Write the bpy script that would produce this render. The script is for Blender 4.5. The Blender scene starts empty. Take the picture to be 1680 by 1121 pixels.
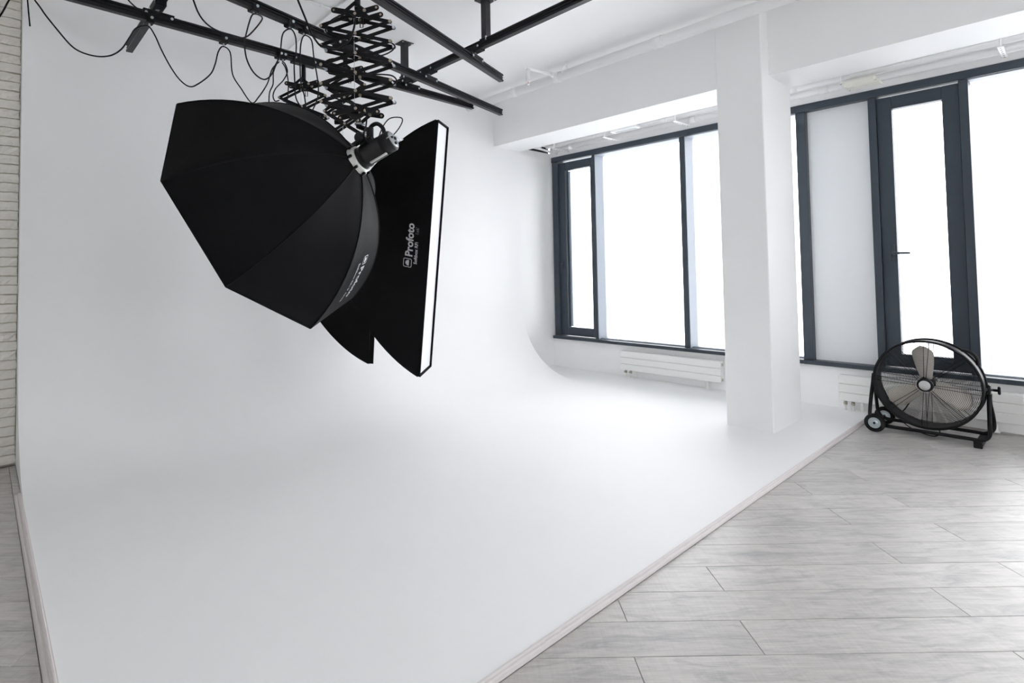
import bpy, math, random
from mathutils import Vector, Matrix
random.seed(7)
V = Vector
SC = bpy.context.scene
COL = SC.collection

# ------------------------------------------------------------------ camera
cd = bpy.data.cameras.new('camera'); cam = bpy.data.objects.new('camera', cd); COL.objects.link(cam)
cd.sensor_width = 36.0; cd.lens = 909.82 * 36 / 1680
cd.shift_x = (840 - 789.24) / 1680; cd.shift_y = (412.30 - 560.5) / 1680
cd.clip_start = 0.05
rt = V((0.741726, -0.670512, -0.015973)); dn = V((0.012469, 0.037596, -0.999215)); fw = V((0.670587, 0.740945, 0.036247))
cam.matrix_world = Matrix(((rt.x, -dn.x, -fw.x, 0), (rt.y, -dn.y, -fw.y, 0), (rt.z, -dn.z, -fw.z, 1.25), (0, 0, 0, 1)))
SC.camera = cam

# ------------------------------------------------------------------ overcast sky, exposure
w = bpy.data.worlds.new('overcast_sky'); SC.world = w; w.use_nodes = True
bg = w.node_tree.nodes['Background']
bg.inputs[0].default_value = (0.965, 0.98, 1.0, 1); bg.inputs[1].default_value = 6.6
SC.view_settings.view_transform = 'Standard'; SC.view_settings.look = 'None'
SC.view_settings.exposure = 0.0; SC.view_settings.gamma = 1.0; SC.view_settings.use_curve_mapping = False
SC.cycles.max_bounces = 16; SC.cycles.diffuse_bounces = 10; SC.cycles.transparent_max_bounces = 16
SC.cycles.use_denoising = True
SC.cycles.sample_clamp_indirect = 8.0

# ------------------------------------------------------------------ materials
def mat(name, col, rough=0.5, metal=0.0, spec=0.5, noise=0.0, nscale=20.0, bump=0.0, bscale=60.0, sheen=0.0):
    m = bpy.data.materials.new(name); m.use_nodes = True
    nt = m.node_tree; b = nt.nodes['Principled BSDF']
    b.inputs['Base Color'].default_value = (*col, 1); b.inputs['Roughness'].default_value = rough
    b.inputs['Metallic'].default_value = metal; b.inputs['Specular IOR Level'].default_value = spec
    if sheen:
        b.inputs['Sheen Weight'].default_value = sheen; b.inputs['Sheen Roughness'].default_value = 0.5
    tc = nt.nodes.new('ShaderNodeTexCoord')
    if noise:
        n = nt.nodes.new('ShaderNodeTexNoise'); n.inputs['Scale'].default_value = nscale; n.inputs['Detail'].default_value = 4
        nt.links.new(tc.outputs['Object'], n.inputs['Vector'])
        r = nt.nodes.new('ShaderNodeMapRange')
        r.inputs['To Min'].default_value = 1 - noise; r.inputs['To Max'].default_value = 1 + noise
        nt.links.new(n.outputs['Fac'], r.inputs['Value'])
        mx = nt.nodes.new('ShaderNodeVectorMath'); mx.operation = 'SCALE'; mx.inputs[0].default_value = col
        nt.links.new(r.outputs['Result'], mx.inputs['Scale']); nt.links.new(mx.outputs[0], b.inputs['Base Color'])
    if bump:
        n2 = nt.nodes.new('ShaderNodeTexNoise'); n2.inputs['Scale'].default_value = bscale; n2.inputs['Detail'].default_value = 5
        nt.links.new(tc.outputs['Object'], n2.inputs['Vector'])
        bp = nt.nodes.new('ShaderNodeBump'); bp.inputs['Strength'].default_value = bump; bp.inputs['Distance'].default_value = 0.01
        nt.links.new(n2.outputs['Fac'], bp.inputs['Height']); nt.links.new(bp.outputs['Normal'], b.inputs['Normal'])
    return m

M = {}
M['white'] = mat('white_paint', (0.91, 0.91, 0.91), 0.6, noise=0.012, nscale=3, bump=0.02, bscale=120)
M['cyc'] = mat('cyclorama_paint', (0.912, 0.912, 0.914), 0.6, spec=0.3, noise=0.015, nscale=2.5, bump=0.015, bscale=40)
M['ceil'] = mat('ceiling_paint', (0.94, 0.94, 0.94), 0.7, noise=0.01, nscale=2)
M['pipe'] = mat('white_pipe_enamel', (0.90, 0.90, 0.90), 0.3, noise=0.01)
M['rad'] = mat('radiator_enamel', (0.86, 0.86, 0.84), 0.35, noise=0.008)
M['cream'] = mat('cream_plastic', (0.80, 0.79, 0.72), 0.4, noise=0.01)
M['frame'] = mat('anthracite_frame', (0.045, 0.058, 0.074), 0.42, spec=0.35, noise=0.05, nscale=40)
M['alu'] = mat('daylit_aluminium', (0.33, 0.37, 0.43), 0.5, metal=0.0, noise=0.02)  # aluminium tone, also paints daylight on the mullion sides
M['head_daylit'] = mat('daylit_head_underside', (0.50, 0.53, 0.60), 0.5, noise=0.02)  # pale colour for outdoor light on the head underside
M['panel'] = mat('frosted_panel', (0.78, 0.80, 0.82), 0.5, noise=0.01)
M['black'] = mat('black_powder_coat', (0.006, 0.006, 0.0075), 0.5, spec=0.25, noise=0.1, nscale=60)
M['rail'] = mat('black_anodised_rail', (0.008, 0.008, 0.0105), 0.4, spec=0.3, noise=0.08, nscale=50)
M['post'] = mat('dark_steel_post', (0.032, 0.031, 0.033), 0.5, spec=0.3, noise=0.15, nscale=30)
M['cable'] = mat('black_cable_rubber', (0.009, 0.009, 0.011), 0.6, spec=0.25, noise=0.1)
M['bolt'] = mat('zinc_bolt', (0.62, 0.66, 0.70), 0.3, metal=0.9, noise=0.05)
M['bronze'] = mat('bronze_bolt', (0.42, 0.37, 0.30), 0.4, metal=0.75, noise=0.1)
M['brass'] = mat('brass_valve', (0.50, 0.46, 0.40), 0.45, metal=0.5, noise=0.1)
M['fabric'] = mat('black_softbox_fabric', (0.0042, 0.0042, 0.005), 0.6, spec=0.10, noise=0.2, nscale=9, bump=0.12, bscale=14, sheen=0.012)
M['seam'] = mat('black_seam_tape', (0.004, 0.004, 0.005), 0.8, spec=0.2, noise=0.1)
M['diff'] = mat('white_diffuser_cloth', (0.82, 0.83, 0.85), 0.8, noise=0.01)
M['print'] = mat('silver_print', (0.55, 0.56, 0.58), 0.5, noise=0.02)
M['shiny'] = mat('reflective_print', (0.85, 0.87, 0.9), 0.35, metal=0.3, noise=0.02)
M['dimprint'] = mat('grey_print', (0.16, 0.16, 0.17), 0.5, noise=0.02)
M['ring'] = mat('pale_metal_ring', (0.62, 0.62, 0.60), 0.42, metal=0.6, noise=0.05)
M['head'] = mat('black_head_plastic', (0.008, 0.008, 0.0095), 0.4, spec=0.3, noise=0.08)
M['lcd'] = mat('head_display_panel', (0.45, 0.47, 0.5), 0.25, noise=0.1, nscale=90)
M['rubber'] = mat('black_rubber', (0.01, 0.01, 0.011), 0.7, spec=0.3, noise=0.1)
M['zinc'] = mat('zinc_wheel', (0.55, 0.62, 0.66), 0.35, metal=0.8, noise=0.06)
M['blade'] = mat('beige_fan_blade', (0.74, 0.70, 0.65), 0.45, metal=0.0, noise=0.04)
M['badge'] = mat('silver_badge', (0.55, 0.55, 0.55), 0.45, noise=0.02)
M['dark'] = mat('void_shade', (0.03, 0.03, 0.03), 0.9, noise=0.1)  # dark colour painting the shade inside openings
M['trim'] = mat('pinkish_trim_paint', (0.70, 0.655, 0.65), 0.5, noise=0.06, nscale=30)
M['brick'] = mat('cream_painted_brick', (0.90, 0.885, 0.83), 0.75, noise=0.06, nscale=30, bump=0.3, bscale=55)
M['mortar'] = mat('beige_mortar', (0.60, 0.57, 0.50), 0.9, noise=0.1, nscale=60)
M['snow'] = mat('pale_ground', (0.8, 0.82, 0.85), 0.9, noise=0.1, nscale=0.05)
M['red'] = mat('red_glass_bulb', (0.6, 0.08, 0.05), 0.2, noise=0.02)
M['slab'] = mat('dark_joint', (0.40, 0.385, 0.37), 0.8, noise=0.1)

def wood_mat():
    m = bpy.data.materials.new('pale_grey_laminate'); m.use_nodes = True
    nt = m.node_tree; N = nt.nodes.new; L = nt.links.new; b = nt.nodes['Principled BSDF']
    tc = N('ShaderNodeTexCoord'); oi = N('ShaderNodeObjectInfo')
    off = N('ShaderNodeVectorMath'); off.operation = 'SCALE'; off.inputs[0].default_value = (37, 19, 11); L(oi.outputs['Random'], off.inputs['Scale'])
    add = N('ShaderNodeVectorMath'); L(tc.outputs['Object'], add.inputs[0]); L(off.outputs[0], add.inputs[1])
    def mapn(sc, scale, det, rough=0.6, dist=0.0):
        mp = N('ShaderNodeMapping'); mp.inputs['Scale'].default_value = sc; L(add.outputs[0], mp.inputs['Vector'])
        n = N('ShaderNodeTexNoise'); n.inputs['Scale'].default_value = scale; n.inputs['Detail'].default_value = det
        n.inputs['Roughness'].default_value = rough; n.inputs['Distortion'].default_value = dist
        L(mp.outputs[0], n.inputs['Vector']); return n
    grain = mapn((1.2, 14, 1), 5, 8, 0.65, 0.6)      # long grain along the plank
    fine = mapn((3, 90, 1), 4, 4)
    saw = mapn((38, 2.0, 1), 3, 3)                    # saw marks across the plank
    blot = mapn((1.6, 7.0, 1), 2.4, 9, 0.68, 1.2)     # grey-blue stains and knots
    def ramp(n, lo, hi):
        r = N('ShaderNodeMapRange'); r.inputs['From Min'].default_value = 0.3; r.inputs['From Max'].default_value = 0.7
        r.inputs['To Min'].default_value = lo; r.inputs['To Max'].default_value = hi; L(n.outputs['Fac'], r.inputs['Value']); return r
    vm = N('ShaderNodeMapping'); vm.inputs['Scale'].default_value = (1.5, 5.5, 1); L(add.outputs[0], vm.inputs['Vector'])
    vo = N('ShaderNodeTexVoronoi'); vo.inputs['Scale'].default_value = 1.3; L(vm.outputs[0], vo.inputs['Vector'])
    kr = N('ShaderNodeMapRange'); kr.interpolation_type = 'SMOOTHSTEP'; kr.inputs['From Min'].default_value = 0.0; kr.inputs['From Max'].default_value = 0.16; kr.inputs['To Min'].default_value = 0.76; kr.inputs['To Max'].default_value = 1.0; L(vo.outputs['Distance'], kr.inputs['Value'])
    def mul(a, c):
        x = N('ShaderNodeMath'); x.operation = 'MULTIPLY'; L(a, x.inputs[0]); L(c, x.inputs[1]); return x.outputs[0]
    f = mul(ramp(grain, 0.86, 1.09).outputs[0], ramp(fine, 0.92, 1.06).outputs[0])
    f = mul(f, ramp(saw, 0.95, 1.04).outputs[0])
    rr = N('ShaderNodeMapRange'); rr.inputs['To Min'].default_value = 0.93; rr.inputs['To Max'].default_value = 1.05; L(oi.outputs['Random'], rr.inputs['Value'])
    f = mul(f, rr.outputs[0]); f = mul(f, kr.outputs[0])
    cr = N('ShaderNodeValToRGB'); cr.color_ramp.elements[0].position = 0.30; cr.color_ramp.elements[0].color = (0.37, 0.36, 0.365, 1)
    cr.color_ramp.elements[1].position = 0.52; cr.color_ramp.elements[1].color = (0.555, 0.53, 0.51, 1); L(blot.outputs['Fac'], cr.inputs[0])
    sc = N('ShaderNodeVectorMath'); sc.operation = 'SCALE'; L(cr.outputs[0], sc.inputs[0]); L(f, sc.inputs['Scale'])
    L(sc.outputs[0], b.inputs['Base Color'])
    b.inputs['Roughness'].default_value = 0.36; b.inputs['Specular IOR Level'].default_value = 0.45
    bp = N('ShaderNodeBump'); bp.inputs['Strength'].default_value = 0.12; bp.inputs['Distance'].default_value = 0.004
    L(fine.outputs['Fac'], bp.inputs['Height']); L(bp.outputs[0], b.inputs['Normal'])
    return m
M['wood'] = wood_mat()

def glass_mat():
    m = bpy.data.materials.new('window_glass'); m.use_nodes = True; nt = m.node_tree; nt.nodes.clear()
    o = nt.nodes.new('ShaderNodeOutputMaterial'); mix = nt.nodes.new('ShaderNodeMixShader')
    t = nt.nodes.new('ShaderNodeBsdfTransparent'); t.inputs[0].default_value = (0.98, 0.98, 0.98, 1)
    g = nt.nodes.new('ShaderNodeBsdfGlossy'); g.inputs['Roughness'].default_value = 0.02
    fr = nt.nodes.new('ShaderNodeFresnel'); fr.inputs['IOR'].default_value = 1.35
    nt.links.new(fr.outputs[0], mix.inputs[0]); nt.links.new(t.outputs[0], mix.inputs[1]); nt.links.new(g.outputs[0], mix.inputs[2])
    nt.links.new(mix.outputs[0], o.inputs[0]); return m
M['glass'] = glass_mat()

# ------------------------------------------------------------------ helpers
ORG = {}
def org(o): return ORG.get(o.name, V((0, 0, 0)))
def empty(name, loc, label=None, cat=None, group=None):
    o = bpy.data.objects.new(name, None); COL.objects.link(o); o.location = loc; o.empty_display_size = 0.1
    ORG[o.name] = V(loc); tag(o, label, cat, group); return o
def tag(o, label=None, cat=None, group=None, kind=None):
    if label: o['label'] = label
    if cat: o['category'] = cat
    if group: o['group'] = group
    if kind: o['kind'] = kind
    return o

class MB:
    def __init__(s): s.v = []; s.f = []; s.sm = []
    def add(s, vs, fs, smooth=False):
        n = len(s.v); s.v += [V(p) for p in vs]
        for f in fs: s.f.append([i + n for i in f]); s.sm.append(smooth)
        return s
    def box(s, a, b):
        x0, y0, z0 = [min(p, q) for p, q in zip(a, b)]; x1, y1, z1 = [max(p, q) for p, q in zip(a, b)]
        return s.add([(x0, y0, z0), (x1, y0, z0), (x1, y1, z0), (x0, y1, z0), (x0, y0, z1), (x1, y0, z1), (x1, y1, z1), (x0, y1, z1)],
                     [(0, 3, 2, 1), (4, 5, 6, 7), (0, 1, 5, 4), (1, 2, 6, 5), (2, 3, 7, 6), (3, 0, 4, 7)])
    def rbox(s, a, b, r=0.004):            # box with chamfered edges
        c = [(p + q) / 2 for p, q in zip(a, b)]; h = [abs(q - p) / 2 for p, q in zip(a, b)]; r = min(r, min(h) * 0.9)
        vs = []; ix = {}
        for sx in (-1, 1):
            for sy in (-1, 1):
                for sz in (-1, 1):
                    for k in range(3):
                        p = [sx * (h[0] - r), sy * (h[1] - r), sz * (h[2] - r)]; p[k] = (sx, sy, sz)[k] * h[k]
                        ix[(sx, sy, sz, k)] = len(vs); vs.append((p[0] + c[0], p[1] + c[1], p[2] + c[2]))
        fs = []
        for k in range(3):
            i, j = [q for q in range(3) if q != k]
            for sg in (-1, 1):
                loop = []
                for (a1, b1) in ((-1, -1), (1, -1), (1, 1), (-1, 1)):
                    t = [0, 0, 0]; t[k] = sg; t[i] = a1; t[j] = b1; loop.append(ix[(t[0], t[1], t[2], k)])
                if (sg == 1) == (k == 1): loop.reverse()
                fs.append(loop)
            for a1 in (-1, 1):
                for b1 in (-1, 1):
                    t0 = [0, 0, 0]; t0[i] = a1; t0[j] = b1; t0[k] = -1; t1 = list(t0); t1[k] = 1
                    lp = [ix[(*t0, i)], ix[(*t1, i)], ix[(*t1, j)], ix[(*t0, j)]]
                    if (a1 * b1 == 1) != (k == 1): lp.reverse()
                    fs.append(lp)
        for sx in (-1, 1):
            for sy in (-1, 1):
                for sz in (-1, 1):
                    lp = [ix[(sx, sy, sz, k)] for k in range(3)]
                    if sx * sy * sz < 0: lp.reverse()
                    fs.append(lp)
        return s.add(vs, fs)
    def tube(s, pts, r, seg=8, closed=False, caps=True):
        pts = [V(p) for p in pts]; n = len(pts); rings = []; base = len(s.v)
        def tan(i):
            if closed: return (pts[(i + 1) % n] - pts[i - 1]).normalized()
            if i == 0: return (pts[1] - pts[0]).normalized()
            if i == n - 1: return (pts[-1] - pts[-2]).normalized()
            return (pts[i + 1] - pts[i - 1]).normalized()
        t = tan(0); u = t.cross(V((0, 0, 1)))
        if u.length < 1e-3: u = t.cross(V((1, 0, 0)))
        u.normalize(); vs = []
        for i in range(n):
            t2 = tan(i); u = (u - t2 * u.dot(t2)); u = u.normalized() if u.length > 1e-6 else t2.orthogonal().normalized()
            b = t2.cross(u); rr = r[i] if isinstance(r, (list, tuple)) else r
            for k in range(seg):
                a = 2 * math.pi * k / seg; vs.append(pts[i] + (u * math.cos(a) + b * math.sin(a)) * rr)
        fs = []
        for i in range(n if closed else n - 1):
            j = (i + 1) % n
            for k in range(seg):
                k2 = (k + 1) % seg; fs.append((i * seg + k, i * seg + k2, j * seg + k2, j * seg + k))
        s.add(vs, fs, True)
        if caps and not closed:
            s.f.append([base + k for k in range(seg)][::-1]); s.sm.append(False)
            s.f.append([base + (n - 1) * seg + k for k in range(seg)]); s.sm.append(False)
        return s
    def cyl(s, a, b, r, seg=16, r2=None):
        a, b = V(a), V(b); t = (b - a).normalized(); u = t.orthogonal().normalized(); w2 = t.cross(u); r2 = r if r2 is None else r2
        n = len(s.v); vs = []
        for p, q in ((a, r), (b, r2)):
            for k in range(seg):
                an = 2 * math.pi * k / seg; vs.append(p + (u * math.cos(an) + w2 * math.sin(an)) * q)
        s.add(vs, [(k, (k + 1) % seg, seg + (k + 1) % seg, seg + k) for k in range(seg)], seg > 8)
        s.f.append([n + k for k in range(seg)][::-1]); s.f.append([n + seg + k for k in range(seg)]); s.sm += [False, False]
        return s
    def lathe(s, prof, mtx, seg=32, smooth=True):     # prof: (r, z) list, around local z
        vs = []; m = len(prof)
        for k in range(seg):
            a = 2 * math.pi * k / seg
            for r, z in prof: vs.append(mtx @ V((r * math.cos(a), r * math.sin(a), z)))
        fs = []
        for k in range(seg):
            k2 = (k + 1) % seg
            for i in range(m - 1): fs.append((k * m + i, k2 * m + i, k2 * m + i + 1, k * m + i + 1))
        return s.add(vs, fs, smooth)
    def prism(s, poly, a, b, u, w2):                  # closed 2-D polygon swept from a to b
        a, b, u, w2 = V(a), V(b), V(u), V(w2); n = len(poly); o = len(s.v)
        s.add([a + u * p + w2 * q for p, q in poly] + [b + u * p + w2 * q for p, q in poly],
              [(k, (k + 1) % n, n + (k + 1) % n, n + k) for k in range(n)])
        s.f.append([o + k for k in range(n)][::-1]); s.f.append([o + n + k for k in range(n)]); s.sm += [False, False]
        return s
    def xf(s, m): s.v = [m @ p for p in s.v]; return s
    def mesh(s, name, o=V((0, 0, 0)), fix=True):
        me = bpy.data.meshes.new(name); me.from_pydata([tuple(p - o) for p in s.v], [], s.f)
        me.polygons.foreach_set('use_smooth', s.sm); me.update()
        if fix:
            import bmesh
            bm = bmesh.new(); bm.from_mesh(me); bmesh.ops.recalc_face_normals(bm, faces=bm.faces); bm.to_mesh(me); bm.free()
        return me
    def build(s, name, m, parent=None, label=None, cat=None, group=None, kind=None, loc=None, fix=True):
        if parent is not None: o0 = org(parent)
        elif loc is not None: o0 = V(loc)
        else:
            xs = [p.x for p in s.v]; ys = [p.y for p in s.v]; zs = [p.z for p in s.v]
            o0 = V(((min(xs) + max(xs)) / 2, (min(ys) + max(ys)) / 2, min(zs)))
        me = s.mesh(name, o0, fix); me.materials.append(M[m])
        ob = bpy.data.objects.new(name, me); COL.objects.link(ob)
        if parent is not None: ob.parent = parent
        else: ob.location = o0
        ORG[ob.name] = o0
        return tag(ob, label, cat, group, kind)

def struct(name, mb, m, label=None): return mb.build(name, m, None, label, None, None, 'structure', loc=(0, 0, 0))

def smooth_path(pts, n=6):
    pts = [V(p) for p in pts]; out = []
    for i in range(len(pts) - 1):
        p0 = pts[max(i - 1, 0)]; p1 = pts[i]; p2 = pts[i + 1]; p3 = pts[min(i + 2, len(pts) - 1)]
        for k in range(n):
            t = k / n
            out.append(0.5 * ((2 * p1) + (p2 - p0) * t + (2 * p0 - 5 * p1 + 4 * p2 - p3) * t * t + (3 * p1 - p0 - 3 * p2 + p3) * t ** 3))
    out.append(pts[-1]); return out

def text_verts(body, size, bold=0.0):
    c = bpy.data.curves.new('t', 'FONT'); c.body = body; c.size = size; c.offset = bold; c.resolution_u = 3
    o = bpy.data.objects.new('t', c); COL.objects.link(o)
    bpy.context.view_layer.update()
    me = o.evaluated_get(bpy.context.evaluated_depsgraph_get()).to_mesh()
    vs = [(p.co.x, p.co.y) for p in me.vertices]; fs = [list(p.vertices) for p in me.polygons]
    o.to_mesh_clear() if False else None
    bpy.data.objects.remove(o); bpy.data.curves.remove(c)
    return vs, fs

# ------------------------------------------------------------------ dimensions (metres)
ZC = 3.244            # ceiling
XW = 5.58             # window wall face
YB = 4.745            # cyclorama wall
YE = 1.285            # front edge of the white floor
XE = 0.195            # left edge of the white floor
ZP = 0.014            # top of the white floor
XL, YR = -2.6, -3.6   # far side walls of the studio behind the camera

# ------------------------------------------------------------------ floor with planks
fl = struct('floor', MB().box((XL, YR, -0.12), (XW, 5.07, -0.008)), 'slab', 'pale grey wooden laminate floor')
da = 0.73672
T = V((math.cos(da), -math.sin(da), 0)); Nn = V((math.sin(da), math.cos(da), 0))
PW, PL = 0.1785, 1.218
def clip(poly, a, b, c):                # keep a*x+b*y<=c
    out = []
    for i in range(len(poly)):
        p, q = poly[i], poly[(i + 1) % len(poly)]; dp = a * p[0] + b * p[1] - c; dq = a * q[0] + b * q[1] - c
        if dp <= 0: out.append(p)
        if dp * dq < 0: t = dp / (dp - dq); out.append((p[0] + (q[0] - p[0]) * t, p[1] + (q[1] - p[1]) * t))
    return out
def area(p): return abs(sum(p[i][0] * p[(i + 1) % len(p)][1] - p[(i + 1) % len(p)][0] * p[i][1] for i in range(len(p)))) / 2
rotT = Matrix(((T.x, Nn.x, 0, 0), (T.y, Nn.y, 0, 0), (0, 0, 1, 0), (0, 0, 0, 1)))
plank_cache = {}
def inset(poly, d):
    c = V((sum(p[0] for p in poly) / len(poly), sum(p[1] for p in poly) / len(poly)))
    n = len(poly); out = []; sg = 1 if sum(poly[i][0] * poly[(i + 1) % n][1] - poly[(i + 1) % n][0] * poly[i][1] for i in range(n)) > 0 else -1
    for i in range(n):
        p0, p1, p2 = V(poly[i - 1]), V(poly[i]), V(poly[(i + 1) % n])
        d1, d2 = (p1 - p0).normalized(), (p2 - p1).normalized()
        n1, n2 = V((-d1.y, d1.x)) * sg, V((-d2.y, d2.x)) * sg; m = n1 + n2
        k = m.dot(n1); out.append(tuple(p1 + m * (d / k if k > 0.2 else 0)))
    return out
def add_plank(poly, cx, cy):
    """poly in plank space (t, n) about (cx, cy)"""
    key = tuple((round(x - cx, 4), round(y - cy, 4)) for x, y in poly)
    me = plank_cache.get(key)
    if me is None:
        p = [(x - cx, y - cy) for x, y in poly]; o = inset(p, 0.0007); i2 = inset(p, 0.0019); n = len(p)
        mb = MB(); mb.add([(*q, 0.0) for q in i2] + [(*q, -0.0016) for q in o] + [(*q, -0.0075) for q in o],
                          [list(range(n))] + [(k, n + k, n + (k + 1) % n, (k + 1) % n) for k in range(n)] + [(n + k, 2 * n + k, 2 * n + (k + 1) % n, n + (k + 1) % n) for k in range(n)])
        me = mb.mesh('plank'); me.materials.append(M['wood']); plank_cache[key] = me
    ob = bpy.data.objects.new('plank', me); COL.objects.link(ob); ob.parent = fl
    ob.matrix_local = Matrix.Translation(T * cx + Nn * cy) @ rotT
regions = [[(-1, 0, 1.0), (1, 0, XW - 0.004), (0, -1, 2.3), (0, 1, YE - 0.0245)],
           [(-1, 0, 0.9), (1, 0, XE - 0.0345), (0, -1, -(YE - 0.0245)), (0, 1, 4.895)],
           [(-1, 0, -(XE - 0.0345)), (1, 0, XE), (0, -1, -4.182), (0, 1, 4.895)]]
for k in range(-22, 26):
    n0 = 1.6555 + PW * k; ph = 0.470 + 0.0125 * k + (0.41 if k % 2 else 0)
    for j in range(-6, 7):
        t0 = ph + PL * j
        rect = [(t0, n0), (t0 + PL, n0), (t0 + PL, n0 + PW), (t0, n0 + PW)]
        for ri, reg in enumerate(regions):
            poly = rect
            for (a, b, c) in reg:           # half-plane in world -> plank space
                a2 = a * T.x + b * T.y; b2 = a * Nn.x + b * Nn.y
                poly = clip(poly, a2, b2, c)
                if len(poly) < 3: break
            if len(poly) >= 3 and area(poly) > 0.0015: add_plank(poly, t0 + PL / 2, n0 + PW / 2)

# ------------------------------------------------------------------ white cyclorama
struct('floor_white', MB().box((XE, YE, 0), (XW, 3.945, ZP)).box((4.97, 3.945, 0), (XW, 4.775, ZP)), 'cyc', 'white painted cyclorama floor')
prof = [(4.9, ZP), (3.945, 0.0), (3.945, ZP)]
R = 0.80
for i in range(1, 25):
    a = (math.pi / 2) * i / 24; prof.append((3.945 + R * math.sin(a), ZP + R - R * math.cos(a)))
prof += [(YB, ZC), (4.9, ZC)]
mb = MB(); face = prof[2:-1]; n = len(face)         # curved face, then back, foot and ends with their own edges
mb.add([(XE, y, z) for y, z in face] + [(4.97, y, z) for y, z in face], [(k, k + 1, n + k + 1, n + k) for k in range(n - 1)], True)
for x in (XE, 4.97): mb.add([(x, y, z) for y, z in prof], [list(range(len(prof)))])
mb.add([(x, y, z) for x in (XE, 4.97) for y, z in (prof[0], prof[-1])], [(0, 1, 3, 2)])
struct('wall_back', mb, 'cyc', 'seamless white cyclorama wall with curved foot')

def trim(name, a, b, out, label, kk=0.65):       # moulded skirting strip: quarter round with two fillets
    a, b, o = V(a), V(b), V(out)
    pr = [(0, 0), (0.052, 0), (0.052, 0.006)]
    for i in range(5): t = math.pi / 2 * i / 4; pr.append((0.034 + 0.016 * math.cos(t), 0.008 + 0.014 * math.sin(t)))
    pr += [(0.031, 0.019), (0.028, 0.019)]
    for i in range(5): t = math.pi / 2 * i / 4; pr.append((0.010 + 0.016 * math.cos(t), 0.020 + 0.009 * math.sin(t)))
    pr += [(0.006, 0.026), (0, 0.026)]
    pr = [(p * kk, q * .8) for p, q in pr]
    return struct(name, MB().prism(pr, a, b, o, (0, 0, 1)), 'trim', label)
trim('trim_1', (XE - 0.034, YE, 0), (XW - 0.02, YE, 0), (0, -1, 0), 'pinkish moulding along the front edge of the white floor', 0.46)
trim('trim_2', (XE, YE, 0), (XE, 4.18, 0), (-1, 0, 0), 'pinkish moulding along the left edge of the white floor')

# ------------------------------------------------------------------ walls, ceiling, beam, column
struct('ceiling', MB().box((XL, YR, ZC), (XW + 0.3, 5.07, ZC + 0.15)), 'ceil', 'white ceiling')
struct('wall_niche', MB().box((4.97, 4.775, 0), (XW + 0.3, 4.92, 2.785)).box((4.97, 4.90, 2.785), (XW + 0.3, 4.92, ZC)), 'white', 'white side wall beside the window')
struct('wall_side', MB().box((XL - 0.26, YR, 0), (XL, 5.07, 0.9)).box((XL - 0.26, YR, 2.6), (XL, 5.07, ZC)).box((XL - 0.26, YR, 0.9), (XL, -2.6, 2.6)).box((XL - 0.26, -0.4, 0.9), (XL, 5.07, 2.6)), 'white')  # unseen wall, opening left for the added side window
struct('wall_rear', MB().box((XL, YR - 0.26, 0), (XW + 0.3, YR, 0.37)).box((XL, YR - 0.26, 2.73), (XW + 0.3, YR, ZC)).box((XL, YR - 0.26, 0.37), (3.85, YR, 2.73)).box((XW - 0.4, YR - 0.26, 0.37), (XW + 0.3, YR, 2.73)), 'white')  # unseen wall, opening left for the added rear window
ZS0, ZS1, ZH0, ZH1 = 0.368, 0.404, 2.662, 2.728      # sill bottom/top, head bottom/top
struct('wall_right', MB().box((XW, YR, 0), (XW + 0.26, 4.775, ZS0)).box((XW, YR, ZH1), (XW + 0.26, 4.775, ZC)), 'white', 'white wall below and above the windows')
struct('ceiling_soffit', MB().box((4.97, YR, 2.86), (XW, 1.64, 2.9)).box((4.97, 1.64, 2.86), (XW, 4.775, 2.9)), 'ceil', 'white soffit above the windows')
struct('beam', MB().box((4.525, 1.99, 2.73), (4.97, YB, ZC)), 'white', 'white concrete beam between cyclorama and column')
struct('beam', MB().box((4.525, YR, 2.73), (4.97, 1.64, ZC)), 'white', 'white concrete beam right of the column')
struct('column', MB().rbox((4.385, 1.64, ZP - 0.005), (4.97, 1.99, ZC), 0.006), 'white', 'square white column standing on the white floor')

# brick wall left of the cyclorama
wl = struct('wall_left', MB().box((-0.98, 4.915, 0), (0.195, 4.98, ZC)).box((XL, 4.98, 0), (XW + 0.3, 5.07, ZC)), 'mortar', 'cream painted brick wall left of the cyclorama')  # second box: unseen back wall added to stop sky light leaking in
def brick_mesh(L, H, seed):
    rnd = random.Random(seed); nx, nz = 7, 4; vs = []; fs = []
    for j in range(nz):
        for i in range(nx):
            e = (i in (0, nx - 1)) or (j in (0, nz - 1))
            vs.append((-L / 2 + L * i / (nx - 1) + (rnd.uniform(-.003, .003) if e else rnd.uniform(-.008, .008)),
                       (0.004 if e else 0) - rnd.uniform(0.014, 0.021), -H / 2 + H * j / (nz - 1) + rnd.uniform(-.0022, .0022)))
    for j in range(nz - 1):
        for i in range(nx - 1): a = j * nx + i; fs.append((a, a + 1, a + nx + 1, a + nx))
    ring = [i for i in range(nx)] + [nx * j + nx - 1 for j in range(1, nz)] + [nx * (nz - 1) + i for i in range(nx - 2, -1, -1)] + [nx * j for j in range(nz - 2, 0, -1)]
    o = len(vs)
    for r in ring: vs.append((vs[r][0], 0.0, vs[r][2]))
    m = len(ring)
    for k in range(m): fs.append((ring[k], o + k, o + (k + 1) % m, ring[(k + 1) % m]))
    me = MB().add(vs, fs, False).mesh('brick'); me.materials.append(M['brick']); return me
BH = 0.0629
bmesh_full = [brick_mesh(0.232, BH - 0.008, s) for s in range(6)]
bmesh_half = [brick_mesh(0.112, BH - 0.008, 20 + s) for s in range(4)]
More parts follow.
